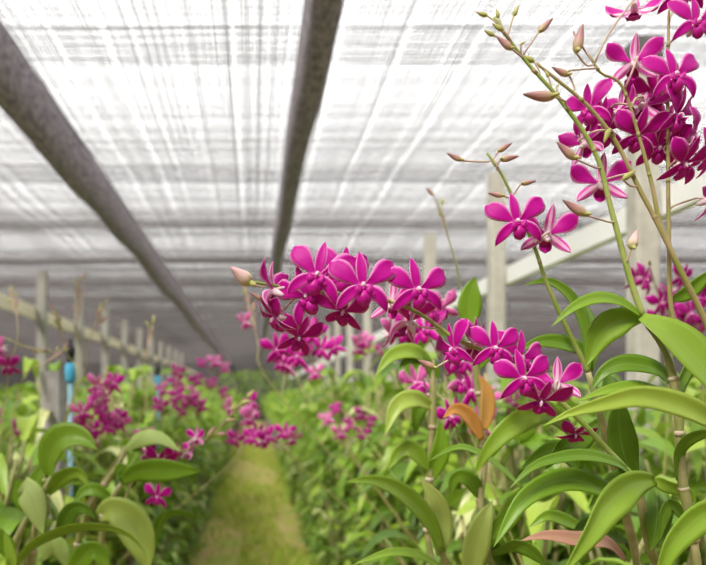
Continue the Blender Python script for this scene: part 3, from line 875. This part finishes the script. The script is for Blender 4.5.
hleaf(pc, [(589, 375, .76), (592, 350, .765), (590, 320, .77), (584, 300, .78)], 14, 0, .3, .35)
hleaf(pc, [(604, 430, .78), (610, 400, .79), (606, 370, .80)], 24, 0, .3, .3)
hleaf(pc, [(600, 420, .78), (580, 440, .77), (565, 446, .76), (545, 470, .76)], 22, 0, .3, .26)

# ---- plants between the long spray and the path
pm = empty('orchid_plant', (.52, 1.02, BENCH), 'leafy orchid below the lower front cluster with a long arching leaf pointing to the path', 'plant', 'large orchids at the front')
hcane(pm, [(462, 600, .98), (447, 565, .96), (436, 540, .95)], 4, (.52, 1.02))
hcane(pm, [(505, 600, .96), (490, 560, .95), (482, 520, .95), (480, 470, .96)], 4, (.54, 1.0))
hleaf(pm, [(442, 552, .95), (428, 521, .94), (403, 494, .92), (374, 481, .90), (343, 482, .89)], 22, 26, .35, .55)
hleaf(pm, [(440, 556, .96), (441, 525, .96), (436, 500, .95), (420, 478, .95)], 24, -8, .3, .88)
hleaf(pm, [(470, 580, .93), (475, 545, .92), (483, 520, .92), (493, 500, .93)], 28, 0, .3, .86)
hleaf(pm, [(482, 540, .97), (482, 522, .97), (486, 508, .97), (478, 495, .97)], 22, 170, .2, .5)
hleaf(pm, [(522, 488, .95), (500, 468, .94), (476, 452, .92), (455, 448, .91), (427, 462, .90)], 11, 50, .3, .45)
hleaf(pm, [(445, 570, .94), (420, 556, .92), (390, 553, .90), (350, 566, .89)], 12, 50, .3, .55)
hleaf(pm, [(482, 500, .96), (470, 480, .95), (455, 478, .95), (450, 500, .95)], 16, 0, .3, .4)
hleaf(pm, [(490, 555, .95), (512, 545, .94), (530, 550, .93), (548, 568, .93)], 18, 30, .3, .3)
hleaf(pm, [(488, 540, .98), (505, 520, .98), (520, 495, .98), (540, 480, .99)], 22, 0, .3, .5)
pn = empty('orchid_plant', (.50, 1.12, BENCH), 'leafy orchid under the front end of the long spray with a withered orange leaf', 'plant', 'large orchids at the front')
hcane(pn, [(432, 560, 1.08), (430, 470, 1.06), (433, 410, 1.05), (432, 360, 1.05)], 4, (.48, 1.12))
hcane(pn, [(480, 560, 1.10), (484, 450, 1.08), (476, 370, 1.07), (470, 325, 1.06)], 4, (.52, 1.14))
hleaf(pn, [(433, 408, 1.05), (415, 399, 1.03), (397, 406, 1.02), (385, 435, 1.01)], 19, 14, .3, .82)
hleaf(pn, [(433, 410, 1.06), (426, 402, 1.06), (418, 412, 1.06), (415, 436, 1.06)], 15, 0, .3, .28)
hleaf(pn, [(432, 365, 1.05), (414, 352, 1.03), (392, 356, 1.02), (375, 376, 1.01)], 17, 20, .3, .62)
hleaf(pn, [(433, 380, 1.05), (425, 362, 1.04), (408, 360, 1.03), (398, 372, 1.02)], 13, 20, .3, .3)
hleaf(pn, [(470, 328, 1.06), (469, 310, 1.06), (471, 290, 1.06), (476, 276, 1.06)], 25, 0, .2, .45)
hleaf(pn, [(482, 440, 1.05), (470, 418, 1.04), (456, 409, 1.03), (443, 418, 1.02)], 17, 15, .25, .3, ORANGELEAF, 0, 'withered orange leaf')
hleaf(pn, [(484, 430, 1.06), (487, 410, 1.06), (486, 390, 1.06), (478, 374, 1.06)], 17, 10, .25, .8, ORANGELEAF, 0, 'withered orange leaf')
hleaf(pn, [(430, 480, 1.06), (440, 450, 1.05), (440, 420, 1.05)], 20, 0, .3, .45)
hleaf(pn, [(430, 470, 1.06), (412, 450, 1.05), (400, 452, 1.05), (388, 470, 1.05)], 18, 15, .3, .58)
hleaf(pn, [(476, 370, 1.07), (490, 352, 1.07), (510, 345, 1.07), (525, 356, 1.07)], 15, 20, .3, .45)
hleaf(pn, [(484, 460, 1.08), (500, 435, 1.08), (512, 430, 1.08), (520, 445, 1.08)], 18, 10, .3, .35)

# ---- plants at the front left
pl = empty('orchid_plant', (-.56, 1.24, BENCH), 'leafy orchid in the front left corner with broad bright leaves and an arching strap leaf', 'plant', 'large orchids at the front')
hcane(pl, [(6, 580, 1.20), (13, 550, 1.19), (22, 528, 1.18), (31, 512, 1.18)], 4.5, (-.54, 1.24))
hcane(pl, [(28, 580, 1.22), (38, 510, 1.20), (46, 488, 1.19), (52, 476, 1.19)], 4.5, (-.50, 1.26))
hleaf(pl, [(50, 478, 1.19), (50, 458, 1.18), (60, 440, 1.17), (80, 437, 1.16), (98, 450, 1.15)], 31, -18, .35, .50, wide=.5)
hleaf(pl, [(49, 480, 1.20), (42, 488, 1.20), (36, 480, 1.20), (44, 462, 1.20)], 15, 0, .3, .5)
hleaf(pl, [(34, 500, 1.18), (24, 488, 1.17), (32, 500, 1.16), (43, 535, 1.16)], 27, 170, .2, .68)
hleaf(pl, [(30, 514, 1.18), (22, 500, 1.18), (19, 488, 1.18), (22, 478, 1.18)], 15, 0, .3, .4)
hleaf(pl, [(10, 570, 1.17), (34, 543, 1.15), (68, 528, 1.13), (102, 526, 1.12), (130, 535, 1.11), (148, 556, 1.11)], 14, 38, .35, .60)
hleaf(pl, [(48, 494, 1.19), (62, 477, 1.17), (80, 473, 1.16), (91, 490, 1.15)], 17, 20, .3, .55)
hleaf(pl, [(60, 540, 1.2), (70, 512, 1.19), (84, 508, 1.18), (96, 520, 1.18)], 18, 10, .3, .2)
hleaf(pl, [(12, 560, 1.17), (5, 540, 1.16), (-4, 525, 1.15)], 18, 0, .3, .45)
hleaf(pl, [(5, 575, 1.13), (12, 560, 1.12), (4, 530, 1.12)], 12, 0, .3, .6)
hleaf(pl, [(40, 560, 1.18), (52, 545, 1.17), (60, 550, 1.17), (70, 572, 1.17)], 20, 180, .2, .5)
hleaf(pl, [(70, 580, 1.17), (85, 555, 1.16), (98, 552, 1.16), (110, 575, 1.16)], 24, 0, .3, .45)
pk = empty('orchid_plant', (-.42, 1.36, BENCH), 'orchid left of the path with a lens-shaped leaf and a leaning bud spike', 'plant', 'large orchids at the front')
hcane(pk, [(96, 590, 1.34), (104, 515, 1.32), (112, 500, 1.31), (121, 484, 1.30)], 4, (-.40, 1.36))
hcane(pk, [(70, 590, 1.36), (84, 520, 1.34), (120, 462, 1.32), (124, 446, 1.32)], 3.4, (-.44, 1.38))
hleaf(pk, [(121, 482, 1.30), (134, 473, 1.29), (152, 470, 1.27), (174, 470, 1.26), (203, 471, 1.25)], 25, 10, .22, .40, wide=.5)
hleaf(pk, [(124, 450, 1.32), (140, 439, 1.30), (160, 438, 1.29), (181, 452, 1.28)], 18, 152, .2, .55)
hleaf(pk, [(123, 452, 1.32), (126, 444, 1.32), (136, 450, 1.31), (126, 470, 1.30)], 13, 0, .3, .5)
hleaf(pk, [(98, 516, 1.32), (112, 510, 1.30), (130, 520, 1.29), (142, 545, 1.28), (148, 575, 1.28)], 36, -6, .3, .84, wide=.5)
hleaf(pk, [(122, 484, 1.31), (126, 475, 1.31), (120, 468, 1.31), (117, 480, 1.31)], 13, 0, .3, .4)
hleaf(pk, [(112, 500, 1.32), (96, 490, 1.31), (84, 492, 1.31), (72, 505, 1.31)], 14, 20, .3, .4)
hleaf(pk, [(150, 560, 1.36), (160, 520, 1.35), (178, 512, 1.34), (205, 520, 1.33)], 12, 30, .3, .3)
spray(pk, [P(118, 520, 1.33), P(135, 478, 1.34), P(165, 458, 1.34), P(196, 446, 1.33), P(215, 434, 1.32), P(232, 414, 1.31), P(247, 398, 1.30)], .0026,
      [FLW(158, 461, 19, 1.32, 10, 50, 20, 1), FLW(172, 458, 17, 1.33, 60, 35, 0, 0), FLW(148, 455, 16, 1.34, -50, 20, 10, 1), FLW(188, 452, 13, 1.34, 120, 20, 0, 2), FLW(157, 497, 15, 1.27, 0, 10, 8, 3), FLW(196, 438, 12, 1.33, 150, 10, 0, 2)],
      [BD((208, 436), (216, 426), 1.32, 0), BD((216, 434), (228, 434), 1.32, 0), BD((226, 420), (236, 420), 1.31, 0), BD((232, 412), (236, 402), 1.31, 1), BD((240, 404), (252, 400), 1.30, 1), BD((247, 398), (254, 390), 1.30, 1)], BROWNSTALK)

# ------------------------------------------------------------------ light, sky, camera
w = bpy.data.worlds.new('World'); sc.world = w; w.use_nodes = True
bg = w.node_tree.nodes['Background']
bg.inputs[0].default_value = (1.0, .995, .985, 1); bg.inputs[1].default_value = 1.75
sun = bpy.data.lights.new('sun', 'SUN'); sun.energy = 6.5; sun.angle = R(14); sun.color = (1, .97, .9)
so = bpy.data.objects.new('sun', sun); col.objects.link(so); so.rotation_euler = (R(33), R(-30), 0); so.location = (0, 0, 8)

cam = bpy.data.cameras.new('camera'); co = bpy.data.objects.new('camera', cam); col.objects.link(co); sc.camera = co
co.location = (0, 0, CAMZ); co.rotation_euler = (R(90), 0, 0)
cam.sensor_width = 36; cam.lens = 36*F/706
cam.shift_x = 100/706; cam.shift_y = 112.5/706
cam.clip_start = .05; cam.clip_end = 200
cam.dof.use_dof = True; cam.dof.focus_distance = .70; cam.dof.aperture_fstop = cam.lens/1000/.0066
sc.view_settings.view_transform = 'Standard'; sc.view_settings.look = 'None'; sc.view_settings.gamma = 1; sc.view_settings.exposure = 0.3
sc.view_settings.use_curve_mapping = False
sc.cycles.use_denoising = True
sc.cycles.max_bounces = 8; sc.cycles.transmission_bounces = 8
